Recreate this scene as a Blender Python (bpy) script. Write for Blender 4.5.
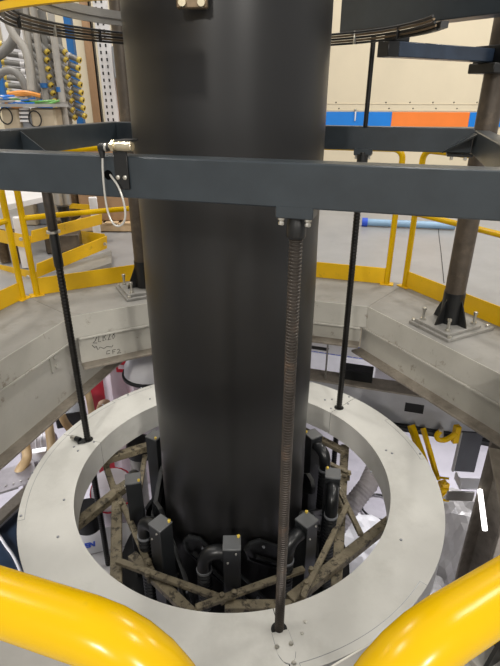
import bpy, bmesh, math, random
from mathutils import Vector, Matrix
random.seed(7)
for o in list(bpy.data.objects): bpy.data.objects.remove(o)
scene = bpy.context.scene
COL = scene.collection
R = math.radians

# ------------------------------------------------------------------ camera
CAMZ, FPX, PITCH, ROLL = 1.44, 498.4, 0.43814, 0.0038
cp, sp = math.cos(PITCH), math.sin(PITCH)
c_, s_ = math.cos(ROLL), math.sin(ROLL)
FW = Vector((0, cp, -sp)); UP0 = Vector((0, sp, cp)); RT0 = Vector((1, 0, 0))
RT = RT0 * c_ + UP0 * s_
UP = UP0 * c_ - RT0 * s_
CAM = Vector((0, 0, CAMZ))
cam = bpy.data.cameras.new('camera'); camo = bpy.data.objects.new('camera', cam); COL.objects.link(camo)
cam.sensor_fit = 'HORIZONTAL'; cam.sensor_width = 36; cam.lens = FPX / 500 * 36
cam.clip_start = 0.01; cam.clip_end = 200
m = Matrix.Identity(4)
for i in range(3):
    m[i][0], m[i][1], m[i][2], m[i][3] = RT[i], UP[i], -FW[i], CAM[i]
camo.matrix_world = m
scene.camera = camo

# ------------------------------------------------------------------ light
w = bpy.data.worlds.new('hall_light'); scene.world = w; w.use_nodes = True
bg = w.node_tree.nodes['Background']; bg.inputs[0].default_value = (1.0, 0.975, 0.94, 1); bg.inputs[1].default_value = 0.55
scene.view_settings.view_transform = 'Standard'; scene.view_settings.look = 'None'
scene.view_settings.gamma = 1; scene.view_settings.use_curve_mapping = False
scene.view_settings.exposure = 0.08

def lamp(name, loc, size, power, col=(1, .955, .885), target=None):
    l = bpy.data.lights.new(name, 'AREA'); l.shape = 'RECTANGLE'; l.size, l.size_y = size
    l.energy = power; l.color = col
    o = bpy.data.objects.new(name, l); COL.objects.link(o); o.location = loc
    d = (Vector(target) - Vector(loc)) if target else Vector((0, 0, -1))
    o.rotation_euler = d.to_track_quat('-Z', 'Y').to_euler()
    return o
# ceiling lamps in the hall, plus two added behind the camera for frontal light
for (x, y, pw) in ((-3.2, 1.0, 140), (-3.2, 6.0, 230), (3.2, 1.0, 170), (3.2, 6.0, 300), (-2.4, -6.5, 1150), (3.0, -6.5, 1300), (7.5, 5.0, 380), (-7, 5.0, 160)):
    lamp('ceiling_and_fill_lamp', (x, y, 6.2 if y > 0 else 5.0), (0.22, 1.5), pw * .62)
# lamps under the platform, lighting the lower level
for (x, y, pw) in ((-2.7, 5.4, 120), (2.8, 5.0, 120), (2.6, 1.6, 70), (-2.7, 1.9, 70)):
    lamp('lower_level_lamp', (x, y, -0.75), (0.3, 1.2), pw * .75, (.97, .96, 1.0))

# ------------------------------------------------------------------ helpers
def ray(px, py): return (px - 250) * RT + (333 - py) * UP + FPX * FW
def at_z(px, py, z):
    d = ray(px, py); return CAM + d * ((z - CAMZ) / d.z)
def at_y(px, py, Y):
    d = ray(px, py); return CAM + d * (Y / d.y)
C = Vector((-0.0942, 2.3341, 0))                      # axis of the film tube
def nd(t): return Vector((math.cos(R(t)), math.sin(R(t)), 0))
U, W = nd(-17), nd(73)
def F(a, b, z): return C + a * U + b * W + Vector((0, 0, z))
def P(t, r, z=0.0): return C + nd(t) * r + Vector((0, 0, z))

MATS = {}
def mat(name, col, rough=.5, metal=0.0, var=.12, scale=6.0, bump=0.0, bscale=60.0, stain=None, stain_amt=.5, stain_scale=3.0, coat=0.0, spec=.5, trans=0.0, emit=0.0, send=.74):
    if name in MATS: return MATS[name]
    mt = bpy.data.materials.new(name); mt.use_nodes = True
    nt = mt.node_tree; N = nt.nodes; L = nt.links; b = N['Principled BSDF']
    tc = N.new('ShaderNodeTexCoord')
    nz = N.new('ShaderNodeTexNoise'); nz.inputs['Scale'].default_value = scale; nz.inputs['Detail'].default_value = 6; nz.inputs['Roughness'].default_value = .6
    L.new(tc.outputs['Object'], nz.inputs['Vector'])
    rp = N.new('ShaderNodeValToRGB'); e = rp.color_ramp.elements
    e[0].position = .3; e[1].position = .7
    e[0].color = (*[c * (1 - var) for c in col], 1); e[1].color = (*[min(1, c * (1 + var)) for c in col], 1)
    L.new(nz.outputs['Fac'], rp.inputs['Fac'])
    out = rp.outputs['Color']
    if stain:
        n2 = N.new('ShaderNodeTexNoise'); n2.inputs['Scale'].default_value = stain_scale; n2.inputs['Detail'].default_value = 10; n2.inputs['Roughness'].default_value = .72
        L.new(tc.outputs['Object'], n2.inputs['Vector'])
        r2 = N.new('ShaderNodeValToRGB'); r2.color_ramp.elements[0].position = .62 - stain_amt * .25; r2.color_ramp.elements[1].position = send
        r2.color_ramp.elements[0].color = (0, 0, 0, 1); r2.color_ramp.elements[1].color = (1, 1, 1, 1)
        L.new(n2.outputs['Fac'], r2.inputs['Fac'])
        mx = N.new('ShaderNodeMix'); mx.data_type = 'RGBA'
        L.new(r2.outputs['Color'], mx.inputs['Factor']); L.new(out, mx.inputs['A']); mx.inputs['B'].default_value = (*stain, 1)
        out = mx.outputs['Result']
    L.new(out, b.inputs['Base Color'])
    b.inputs['Roughness'].default_value = rough; b.inputs['Metallic'].default_value = metal
    b.inputs['Specular IOR Level'].default_value = spec
    b.inputs['Coat Weight'].default_value = coat; b.inputs['Coat Roughness'].default_value = .12
    if trans: b.inputs['Transmission Weight'].default_value = trans
    if emit:
        b.inputs['Emission Color'].default_value = (*col, 1); b.inputs['Emission Strength'].default_value = emit
    if bump:
        n3 = N.new('ShaderNodeTexNoise'); n3.inputs['Scale'].default_value = bscale; n3.inputs['Detail'].default_value = 4
        L.new(tc.outputs['Object'], n3.inputs['Vector'])
        bp = N.new('ShaderNodeBump'); bp.inputs['Strength'].default_value = bump; bp.inputs['Distance'].default_value = .01
        L.new(n3.outputs['Fac'], bp.inputs['Height']); L.new(bp.outputs['Normal'], b.inputs['Normal'])
    MATS[name] = mt
    return mt

FILM = mat('black_film', (.0105, .0104, .0107), .36, 0, .08, 2.0, spec=.5)
WHITE = mat('white_paint', (.59, .585, .55), .45, 0, .05, 5.0, stain=(.50, .495, .46), stain_amt=.5, stain_scale=3.5)
SLATE = mat('slate_paint', (.026, .034, .041), .34, 0, .16, 9.0, bump=.05, bscale=30)
DARKB = mat('black_paint', (.007, .0075, .008), .38, 0, .2, 8)
NAVY = mat('blue_grey_paint', (.026, .042, .072), .3, 0, .2, 9)
YEL = mat('yellow_paint', (.60, .365, .0), .22, 0, .05, 6, spec=.28, bump=.05, bscale=18)
YELD = mat('yellow_plate_paint', (.68, .405, .002), .38, 0, .07, 6, stain=(.35, .22, .02), stain_amt=.05, stain_scale=9)
DECK = mat('deck_grey', (.235, .228, .212), .6, 0, .10, 5, stain=(.16, .15, .13), stain_amt=.35, stain_scale=4)
GIRD = mat('girder_grey', (.46, .445, .40), .5, 0, .08, 4, stain=(.24, .20, .16), stain_amt=.12, stain_scale=9, send=.68)
RUST = mat('flange_grime', (.25, .22, .18), .6, 0, .25, 9, stain=(.13, .105, .08), stain_amt=.5, stain_scale=7)
CONC = mat('concrete_floor', (.27, .272, .28), .34, 0, .10, 2.2, stain=(.22, .22, .23), stain_amt=.35, stain_scale=1.6)
LOWC = mat('lower_concrete', (.42, .40, .43), .7, 0, .12, 1.6, stain=(.30, .28, .31), stain_amt=.4, stain_scale=1.1)
CREAM = mat('cream_wall_paint', (.66, .58, .43), .55, 0, .04, 1.5)
BLUE = mat('blue_stripe_paint', (.0, .19, .66), .4, 0, .05, 3)
ORNG = mat('orange_stripe_paint', (.84, .21, .03), .4, 0, .04, 3)
STEEL = mat('zinc_steel', (.55, .53, .48), .3, .9, .15, 30)
STAIN = mat('stainless_steel', (.45, .43, .40), .28, .9, .15, 6)
BRASS = mat('nickel_brass', (.62, .55, .40), .25, .9, .12, 30)
SCREW = mat('oily_screw_steel', (.05, .042, .036), .42, .5, .3, 14, stain=(.12, .07, .04), stain_amt=.3, stain_scale=7)
BLKROD = mat('black_rod', (.012, .011, .010), .3, .3, .3, 20)
COLM = mat('worn_column_paint', (.085, .068, .052), .42, .35, .3, 7, stain=(.16, .125, .09), stain_amt=.4, stain_scale=6)
LINK = mat('grimy_link_bar', (.19, .16, .105), .62, .1, .3, 14, bump=.3, bscale=60, stain=(.04, .032, .02), stain_amt=.45, stain_scale=22, send=.6)
BOXB = mat('duct_black', (.013, .0145, .016), .42, 0, .1, 8)
BOXT = mat('duct_lid_grey', (.10, .104, .108), .45, 0, .08, 8)
RUB = mat('black_rubber', (.008, .0088, .010), .32, 0, .2, 12)
HOSEG = mat('grey_hose', (.36, .34, .31), .45, 0, .12, 8)
PIPEG = mat('grey_pipe', (.20, .195, .185), .4, 0, .15, 8)
YCAP = mat('yellow_plastic', (.58, .42, .06), .4, 0, .1, 10)
TAN = mat('tan_hose', (.66, .47, .25), .5, 0, .1, 6, stain=(.45, .29, .12), stain_amt=.35, stain_scale=5)
MAUVE = mat('mauve_fabric', (.40, .37, .38), .6, 0, .2, 6)
RED = mat('red_plastic', (.50, .012, .03), .45, 0, .1, 5)
WPL = mat('white_plastic', (.72, .71, .72), .4, 0, .05, 5)
PINKW = mat('white_cloth', (.60, .55, .57), .6, 0, .08, 4)
CARD = mat('cardboard', (.36, .22, .12), .7, 0, .1, 5)
WOOD = mat('pale_wood', (.55, .40, .24), .7, 0, .15, 8)
BWALL = mat('blue_post_paint', (.01, .12, .36), .4, 0, .08, 5)
BLUEINK = mat('blue_print', (.02, .08, .55), .5, 0, .02, 5)
INK = mat('black_marker', (.012, .012, .012), .8, 0, .02, 5)
BRZ = mat('bronze_wire', (.16, .115, .07), .35, .6, .3, 14)
ALU = mat('brushed_aluminium', (.40, .385, .36), .4, .55, .1, 5)
CABLE = mat('silver_cable', (.48, .47, .44), .35, .3, .1, 30)
FILMC = mat('clear_wrap', (.36, .345, .33), .22, 0, .1, 5, coat=.6, bump=.3, bscale=14)
BEIGE = mat('beige_machine', (.42, .35, .25), .5, 0, .1, 5)
CYAN = mat('blue_cable', (.02, .16, .55), .4); GREEN = mat('green_cable', (.10, .30, .06), .4); ORC = mat('orange_cable', (.65, .26, .05), .45)
LAMPM = mat('lit_tube', (1, .98, .95), .5, emit=3.0)
GREYP = mat('grey_panel', (.24, .25, .27), .35, .2, .1, 5)

class B:
    def __init__(s): s.bm = bmesh.new()
    def box(s, c, size, rz=0.0, bev=0.0, rot=None):
        t = bmesh.new(); bmesh.ops.create_cube(t, size=1)
        bmesh.ops.scale(t, vec=size, verts=t.verts)
        if bev: bmesh.ops.bevel(t, geom=t.edges[:], offset=bev, segments=1, affect='EDGES', profile=.5)
        M = Matrix.Translation(c) @ (rot.to_4x4() if rot is not None else Matrix.Rotation(rz, 4, 'Z'))
        return s._join(t, M)
    def _join(s, t, M):
        bmesh.ops.transform(t, matrix=M, verts=t.verts)
        vm = {v: s.bm.verts.new(v.co) for v in t.verts}
        for f in t.faces:
            try: s.bm.faces.new([vm[v] for v in f.verts])
            except ValueError: pass
        t.free(); return s
    def cyl(s, p0, p1, r0, r1=None, n=16, caps=True):
        p0, p1 = Vector(p0), Vector(p1); r1 = r0 if r1 is None else r1
        return s.lathe(p0, p1 - p0, [(0, r0), (1, r1)], n, caps, rel=True)
    def lathe(s, o, axis, prof, n=20, caps=True, rel=False):
        o = Vector(o); axis = Vector(axis); ln = axis.length; ax = axis.normalized()
        a = ax.orthogonal().normalized(); b = ax.cross(a); rings = []
        for (h, r) in prof:
            hh = h * ln if rel else h
            rings.append([s.bm.verts.new(o + ax * hh + (a * math.cos(2 * math.pi * k / n) + b * math.sin(2 * math.pi * k / n)) * r) for k in range(n)])
        for i in range(len(rings) - 1):
            for k in range(n):
                s.bm.faces.new((rings[i][k], rings[i][(k + 1) % n], rings[i + 1][(k + 1) % n], rings[i + 1][k]))
        if caps:
            s.bm.faces.new(rings[0][::-1]); s.bm.faces.new(rings[-1])
        return s
    def tube(s, pts, r, n=12, smooth=0, caps=True, closed=False, rib=0.0, ribstep=1):
        pts = [Vector(p) for p in pts]
        for _ in range(smooth):
            q = [pts[0]]
            for i in range(len(pts) - 1):
                q += [pts[i].lerp(pts[i + 1], .25), pts[i].lerp(pts[i + 1], .75)]
            pts = q + [pts[-1]]
        prev = None; rings = []; m_ = len(pts)
        for i, p in enumerate(pts):
            if closed: d = pts[(i + 1) % m_] - pts[i - 1]
            else: d = pts[min(i + 1, m_ - 1)] - pts[max(i - 1, 0)]
            d.normalize()
            if prev is None: a = d.orthogonal().normalized()
            else: a = (prev - d * prev.dot(d)).normalized()
            prev = a; b = d.cross(a)
            rr = r[i] if isinstance(r, (list, tuple)) else r
            if rib and (i // ribstep) % 2: rr *= 1 - rib
            rings.append([s.bm.verts.new(p + (a * math.cos(2 * math.pi * k / n) + b * math.sin(2 * math.pi * k / n)) * rr) for k in range(n)])
        for i in range(m_ if closed else m_ - 1):
            A, Bq = rings[i], rings[(i + 1) % m_]
            for k in range(n): s.bm.faces.new((A[k], A[(k + 1) % n], Bq[(k + 1) % n], Bq[k]))
        if caps and not closed:
            s.bm.faces.new(rings[0][::-1]); s.bm.faces.new(rings[-1])
        return s
    def prism(s, outline, vec):
        vec = Vector(vec); a = [s.bm.verts.new(Vector(p)) for p in outline]; b = [s.bm.verts.new(Vector(p) + vec) for p in outline]
        n = len(a); s.bm.faces.new(a[::-1]); s.bm.faces.new(b)
        for i in range(n): s.bm.faces.new((a[i], a[(i + 1) % n], b[(i + 1) % n], b[i]))
        return s
    def sector(s, r0, r1, z0, z1, t0, t1, n=48, o=None):
        """annular block; closed when t1-t0 = 360"""
        o = o if o is not None else C
        full = abs(t1 - t0 - 360) < 1e-6; R4 = []
        for i in range(n + (0 if full else 1)):
            d = nd(t0 + (t1 - t0) * i / n)
            R4.append([s.bm.verts.new(o + d * r + Vector((0, 0, z))) for (r, z) in ((r0, z0), (r1, z0), (r1, z1), (r0, z1))])
        for i in range(n):
            A, Q = R4[i], R4[(i + 1) % len(R4)]
            for k in range(4): s.bm.faces.new((A[k], Q[k], Q[(k + 1) % 4], A[(k + 1) % 4]))
        if not full: s.bm.faces.new(R4[0]); s.bm.faces.new(R4[-1][::-1])
        return s

def obj(name, b, mt, parent=None, smooth=True, local=False):
    bm = b.bm if isinstance(b, B) else b
    bmesh.ops.recalc_face_normals(bm, faces=bm.faces)
    if parent is not None and not local:
        bmesh.ops.transform(bm, matrix=WM[parent.name].inverted(), verts=bm.verts)
    if smooth:
        for f in bm.faces: f.smooth = True
        for e in bm.edges:
            if len(e.link_faces) == 2 and e.calc_face_angle(0) > .62: e.smooth = False
    me = bpy.data.meshes.new(name); bm.to_mesh(me); bm.free()
    me.materials.append(mt)
    o = bpy.data.objects.new(name, me); COL.objects.link(o)
    if parent is not None:
        o.parent = parent; WM[o.name] = WM[parent.name].copy()
    else: WM[o.name] = Matrix.Identity(4)
    return o
WM = {}
def tag(o, label, cat, group=None):
    o['label'] = label; o['category'] = cat
    if group: o['group'] = group
    return o
def thing(name, label, cat, loc=(0, 0, 0), rz=0.0, group=None):
    o = bpy.data.objects.new(name, None); COL.objects.link(o); o.empty_display_size = .05
    o.location = loc; o.rotation_euler = (0, 0, rz); WM[o.name] = Matrix.Translation(loc) @ Matrix.Rotation(rz, 4, 'Z')
    return tag(o, label, cat, group)
def struct(name, b, mt, parent=None):
    o = obj(name, b, mt, parent, smooth=False)
    o['kind'] = 'structure'
    return o
def centre(b):
    """world-space mesh thing: origin to its base"""
    return b
def solo(name, b, mt, label, cat, group=None, smooth=True):
    """a thing that is one mesh, origin at the base of its bounds"""
    vs = [v.co for v in b.bm.verts]
    base = Vector((sum(v.x for v in vs) / len(vs), sum(v.y for v in vs) / len(vs), min(v.z for v in vs)))
    bmesh.ops.translate(b.bm, vec=-base, verts=b.bm.verts)
    o = obj(name, b, mt, None, smooth); o.location = base; WM[o.name] = Matrix.Translation(base)
    return tag(o, label, cat, group)
def copy_tree(o, parent=None):
    c = o.copy(); COL.objects.link(c)
    if parent is not None: c.parent = parent
    for ch in list(o.children): copy_tree(ch, c)
    return c
def bolt(parent, p, r=.008, h=.008, mt=None, name='bolt', axis=(0, 0, 1)):
    return obj(name, B().lathe(Vector(p), axis, [(0, r), (h * .7, r), (h, r * .7)], 6), mt or STEEL, parent)

# ------------------------------------------------------------------ structure
A8 = 1.455; K = 1 / math.cos(R(22.5))
corn = [28 + 22.5 + 45 * i for i in range(8)]               # corner bearings of the octagonal opening
b = B(); inn = []; out = []
for z in (0, -.17):
    inn.append([b.bm.verts.new(P(t, A8 * K, z)) for t in corn]); out.append([b.bm.verts.new(P(t, 13.5, z)) for t in corn])
for i in range(8):
    j = (i + 1) % 8
    b.bm.faces.new((inn[0][i], inn[0][j], out[0][j], out[0][i])); b.bm.faces.new((inn[1][i], inn[1][j], out[1][j], out[1][i]))
    b.bm.faces.new((inn[0][i], inn[0][j], inn[1][j], inn[1][i])); b.bm.faces.new((out[0][i], out[0][j], out[1][j], out[1][i]))
floor = struct('floor', b, CONC)
for i in range(8):                                          # steel deck plates around the opening
    t0, t1 = corn[i] , corn[i] + 45
    q = [P(t0, A8 * K - .004), P(t1, A8 * K - .004), P(t1, 2.09 * K), P(t0, 2.09 * K)]
    cc = sum(q, Vector()) / 4
    q = [cc + (p - cc) * .998 for p in q]
    obj('deck_plate', B().prism([p + Vector((0, 0, .0005)) for p in q], (0, 0, .006)), DECK, floor, smooth=False)
    e0, e1 = P(t0, A8 * K), P(t1, A8 * K); mid = (e0 + e1) / 2
    obj('edge_plate', B().box(mid + nd(t0 + 22.5) * -.005 + Vector((0, 0, -.082)), ((e1 - e0).length * .998, .008, .175), R(t0 + 22.5 + 90)), GIRD, floor, smooth=False)
crack = [(1.93, 5.7), (1.94, 5.2), (1.87, 4.7), (1.85, 4.25)]
low = struct('floor_lower', B().box(Vector((0, 4, -3.25)), (26, 22, .1)), LOWC)
WY = 9.2
wall = struct('wall_back', B().box(Vector((0, WY + .1, 1.4)), (27, .2, 9.2)), CREAM)
def wx(px): return at_y(px, 118, WY).x
s0, s1 = at_y(400, 126.5, WY).z, at_y(400, 112, WY).z
for (a, bb, mt) in ((wx(240), wx(391.5), BLUE), (wx(391.5), wx(469), ORNG), (wx(469), wx(700), BLUE)):
    obj('stripe_panel', B().box(Vector(((a + bb) / 2, WY - .006, (s0 + s1) / 2)), (bb - a - .004, .012, s1 - s0)), mt, wall, smooth=False)
for (za, zb) in ((at_y(400, 104, WY).z, .008), (at_y(400, 110.5, WY).z, .012)):
    obj('seam_strip', B().box(Vector((5.0, WY - .004, za)), (12.5, .008, zb)), CREAM, wall, smooth=False)
for px in (336, 386, 410, 433, 454, 477, 496):
    for py in (102.5, 108.5):
        obj('rivet', B().lathe(at_y(px + (3 if py > 105 else 0), py, WY), (0, -1, 0), [(0, .013), (.006, .008)], 6), INK, wall)
for px in (355, 366):
    p = at_y(px, 121, WY); q = at_y(px, 111, WY)
    h = obj('latch_bar', B().box((p + q) / 2 + Vector((0, -.02, 0)), (.022, .03, (q - p).length), bev=.006), WPL, wall)
    obj('latch_clip', B().box(q + Vector((0, -.03, .02)), (.03, .04, .03), bev=.006), STEEL, wall)
wl = struct('wall_left', B().box(Vector((-9.6, 4.0, 1.4)), (.2, 11, 9.2)), CREAM)

# ------------------------------------------------------------------ edge girders below the deck
def girder(t, length, depth, label, shift=0.0, fl=.16, back=.05):
    mid = P(t, A8 + back); d = nd(t - 90); ln = length
    o = thing('edge_girder', label, 'girder', mid + d * shift + Vector((0, 0, -depth)))
    m0 = mid + d * shift
    obj('web', B().box(m0 + nd(t) * .04 + Vector((0, 0, -.17 - (depth - .17) / 2)), (ln, .014, depth - .17), R(t - 90)), GIRD, o, False)
    obj('top_flange', B().box(m0 + nd(t) * .03 + Vector((0, 0, -.181)), (ln, .15, .018), R(t - 90), .003), GIRD, o)
    obj('bottom_flange', B().box(m0 + nd(t) * .02 + Vector((0, 0, -depth + .01)), (ln, fl, .02), R(t - 90), .004), RUST, o)
    return o, m0, d
side = 2 * A8 * math.tan(R(22.5))
girder(73, side * .93, .35, 'grey painted edge girder behind the screw rod with the pedestal column', back=.03)
gl, m0, d = girder(118, side * .94, .44, 'grey painted edge girder with black marker scribbles on its web', back=.03)
# marker scribbles on the web: 2LB28 / scrawl / CF2
def wpt(px, py):
    dd = ray(px, py); n = nd(118); a = P(118, A8 + .03 + .04 - .0095)
    return CAM + dd * ((a - CAM).dot(n) / dd.dot(n))
strokes = [[(93, 338), (95, 336), (97, 337), (95, 341), (93, 343), (97, 343)], [(99, 335), (98.6, 342), (101, 341.5)], [(103, 334), (103, 341), (106, 339.5), (104, 337), (106, 335), (103, 334)],
           [(107, 334.5), (109, 333.5), (110, 335), (108, 340), (111, 339)], [(115, 331.5), (112.5, 333), (115, 336), (113, 339), (112, 336.5), (114.5, 333.5), (115, 331.5)],
           [(92, 345), (95, 348), (96, 346), (98, 350), (100, 347), (104, 348.5), (107, 346.5), (112, 347), (113, 345)],
           [(110, 350.5), (107, 351), (106.5, 354), (110, 353.5)], [(113, 354), (112.5, 350), (115.5, 349.5)], [(112.8, 352), (115, 351.6)], [(117, 350), (119, 349), (120, 350.5), (117, 353.5), (121, 352.5)]]
for st in strokes:
    obj('marker_stroke', B().tube([wpt(*q) for q in st], .0022, 5), INK, gl)
gL, m0, d = girder(163, 2.0, .66, 'deep grey edge girder with a bolted splice plate and grimy lower flange', shift=.32, back=.03)
girder(28, 1.55, .43, 'grey speckled edge girder below the bolted column foot, running to the dark upright', shift=.06, back=.03)
girder(-17, side * .8, .43, 'grey edge girder beyond the dark upright under the deck', back=.03)
girder(208, side * .8, .43, 'grey edge girder under the deck opposite the bolted column foot', back=.03)
girder(253, side * .8, .43, 'grey edge girder under the long glossy guard pipe', back=.03)
girder(298, side * .8, .43, 'grey edge girder under the guard pipe beside the third column foot', back=.03)
# splice plate with bolts on the deep girder
def lpt(px, py, off=.0):
    dd = ray(px, py); n = nd(163); a = P(163, A8 + .03 + .033 - off)
    return CAM + dd * ((a - CAM).dot(n) / dd.dot(n))
pl = [lpt(*q, .012) for q in ((48.5, 351), (63, 342), (65, 367), (53, 373))]
spl = obj('splice_plate', B().prism(pl, nd(163) * .012), GIRD, gL, False)
obj('splice_shadow_strip', B().prism([lpt(*q, .003) for q in ((48, 351), (49.2, 350.5), (53.6, 373), (52.4, 373.4))], nd(163) * .008), INK, gL, False)  # dark strip painted in for the shade along the plate edge
for q in ((55, 357), (57, 366)):
    bolt(gL, lpt(*q, .012), .024, .016, GIRD, axis=-nd(163))
# small weld plate on the right girder
def rpt(px, py, off=0.0):
    dd = ray(px, py); n = nd(28); a = P(28, A8 + .03 + .033 - off)
    return CAM + dd * ((a - CAM).dot(n) / dd.dot(n))
# ------------------------------------------------------------------ film tube
b = B(); prof = []
for i in range(60):
    z = -1.9 + i * (3.6 + 1.9) / 59
    prof.append((z, .413 + .0016 * math.sin(z * 5.1) + .0012 * math.sin(z * 11 + 1)))
b.lathe(C, (0, 0, 1), prof, 96)
solo('film_tube', b, FILM, 'broad charcoal black plastic film tube rising through the white ring', 'film tube')

# ------------------------------------------------------------------ white ring
RZ = -.56
ring = thing('lift_ring', 'large white painted steel ring encircling the black film tube', 'ring', C + Vector((0, 0, RZ - .18)))
RA = [162.73, 42.73, -77.27]                                # bearings of the three lifting screws
for t in RA:
    obj('ring_segment', B().sector(.9046, 1.186, RZ - .18, RZ, t + .12, t + 120 - .12, 64), WHITE, ring)
for t in RA:
    obj('seam_gasket', B().sector(.906, 1.185, RZ - .178, RZ - .003, t - .12, t + .12, 2), INK, ring)
def bearing(px, py):
    q = at_z(px, py, RZ) - C; return math.degrees(math.atan2(q.y, q.x)) % 360
for (qa, qb) in (((22, 520), (112, 401)), ((424, 459), (386, 420)), ((300, 665), (423, 583)), ((150, 386), (118, 399))):
    t0, t1 = bearing(*qa), bearing(*qb)
    t0, t1 = min(t0, t1), max(t0, t1)
    obj('rim_line', B().sector(1.150, 1.1522, RZ - .001, RZ + .0006, t0, t1, 24), GREYP, ring)
    for t in (t0, t1):
        obj('rim_line', B().sector(1.150, 1.186, RZ - .001, RZ + .0006, t - .05, t + .05, 2), GREYP, ring)
for t in RA:
    p = P(t, 1.0, RZ)
    obj('screw_hole', B().lathe(p, (0, 0, 1), [(-.004, .034), (.0012, .034)], 24), INK, ring)
for (px, py) in ((32, 473), (21, 516), (58, 537), (103, 405), (141, 388), (150, 399), (311, 382), (325, 400), (332, 399.5), (349, 397), (348, 404), (331, 408.5), (386, 450.5), (392, 453.5), (420, 454), (401, 540), (305, 622), (302, 633.5), (74, 447), (78, 451), (94, 442), (371, 472), (64, 500), (128, 395)):
    bolt(ring, at_z(px, py, RZ), .0075, .005, GREYP if py < 600 else STEEL)
# notch cover at the front screw
fp = P(RA[2], 1.0, RZ); rad = nd(RA[2]); tan = nd(RA[2] + 90)
ol = [fp + tan * -.055 + rad * -.085, fp + tan * -.034 + rad * .01, fp + tan * -.034 + rad * .10, fp + tan * -.02 + rad * .135, fp + tan * .004 + rad * .15, fp + tan * .028 + rad * .135, fp + tan * .042 + rad * .10, fp + tan * .036 + rad * .01, fp + tan * .055 + rad * -.085]
n_ = len(ol)
obj('notch_line', B().tube([p + Vector((0, 0, .0003)) for p in ol[1:-1]], .0011, 5, 1), GREYP, ring)
obj('notch_cover', B().prism([fp + (p - fp) * .985 + Vector((0, 0, .0003)) for p in ol[1:-1]], (0, 0, .002)), WHITE, ring, False)
for (px, py) in ((277, 647), (291, 644), (294, 663)):
    bolt(ring, at_z(px, py, RZ + .002), .0095, .007, STEEL)
# limit switch beside the left screw
lp = P(RA[0], 1.0, RZ)
sw = thing('limit_switch', 'small black and silver limit switch lying beside the threaded rod on the white ring', 'switch', at_z(77, 440, RZ))
q0, q1 = at_z(71.5, 437, RZ + .018), at_z(80, 440, RZ + .018)
obj('barrel', B().cyl(q0, q0.lerp(q1, .55), .014), STEEL, sw); obj('connector', B().cyl(q0.lerp(q1, .5), q1, .017), DARKB, sw)
obj('foot', B().box(q1 + Vector((.01, 0, -.009)), (.05, .04, .016), .2, .003), DARKB, sw)

# ------------------------------------------------------------------ lifting screws
def screw_profile(z0, z1, r, pitch, depth):
    pr = []; z = z0
    while z < z1 - pitch:
        pr += [(z, r - depth), (z + pitch * .22, r - depth), (z + pitch * .42, r), (z + pitch * .78, r)]; z += pitch
    pr.append((z1, r - depth)); return pr
def lifting_screw(t, label, mt, pitch, depth, zsplit=None, r=.0195):
    o = thing('lifting_screw', label, 'threaded rod', P(t, 1.0, -1.9))
    p = P(t, 1.0)
    z0 = -1.9
    obj('shaft', B().lathe(p, (0, 0, 1), screw_profile(z0, 1.17, r, pitch, depth), 20), mt, o)
    return o, p
o, p = lifting_screw(RA[2], 'oily brown ribbed lifting screw hanging from the bolted tab of the slate beam', SCREW, .0105, .0024)
obj('nut', B().lathe(p, (0, 0, 1), [(1.095, .024), (1.10, .027), (1.135, .027), (1.14, .025), (1.16, .025)], 24), DARKB, o)
o, p = lifting_screw(RA[0], 'black lifting screw with a silver clamp collar beside the yellow guard rail', BLKROD, .02, .002, r=.0205)
obj('clamp_collar', B().lathe(p, (0, 0, 1), [(.79, .024), (.793, .036), (.806, .036), (.809, .024)], 24), STEEL, o)
obj('upper_sleeve', B().lathe(p, (0, 0, 1), [(.81, .026), (1.165, .026)], 20), SCREW, o)
obj('lower_sleeve', B().lathe(p, (0, 0, 1), [(.60, .0215), (.61, .025), (.775, .025), (.785, .0215)], 20), DARKB, o)
o, p = lifting_screw(RA[1], 'slim black lifting screw below the far beam with bracket bolts', BLKROD, .02, .002, r=.0205)
obj('upper_shaft', B().lathe(p + W * -.005, (0, 0, 1), [(1.305, .013), (1.745, .013)], 16), BLKROD, o)
obj('nut', B().lathe(p, (0, 0, 1), [(1.075, .026), (1.08, .031), (1.16, .031)], 20), DARKB, o)

# ------------------------------------------------------------------ slate lifting frame
ZB, ZT = 1.182, 1.296
fr = thing('lifting_gantry', 'slate grey welded square tube gantry around the black film tube', 'gantry', F(0, 0, ZB))
zc, hz = (ZB + ZT) / 2, ZT - ZB
rz = R(-17)
obj('front_beam', B().box(F(0, -.873, zc), (2.30, .075, hz), rz, .004), SLATE, fr)
obj('back_beam', B().box(F(-.0375, .905, zc + .004), (2.225, .075, hz + .012), rz, .004), SLATE, fr)
obj('left_beam', B().box(F(-1.112, .015, zc + .004), (.075, 1.70, hz + .012), rz, .004), SLATE, fr)
obj('right_beam', B().box(F(1.112, .015, zc), (.075, 1.70, hz), rz, .004), SLATE, fr)
# bolted tab over the front screw
def tab(a, b0, nm='screw_tab'):
    t_ = obj(nm, B().box(F(a, b0, 1.172), (.102, .07, .036), rz, .003), SLATE, fr)
    for s in (-1, 1):
        obj('tab_bolt', B().lathe(F(a + s * .036, b0 - .022, 1.154), (0, 0, -1), [(0, .0095), (.006, .0095), (.009, .006), (.013, .0085), (.019, .0085), (.021, .005)], 8), STEEL, fr)
rel = P(RA[2], 1.0) - C; tab(rel.dot(U), -.875)
rel = P(RA[1], 1.0) - C; tab(rel.dot(U), .885)
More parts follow.
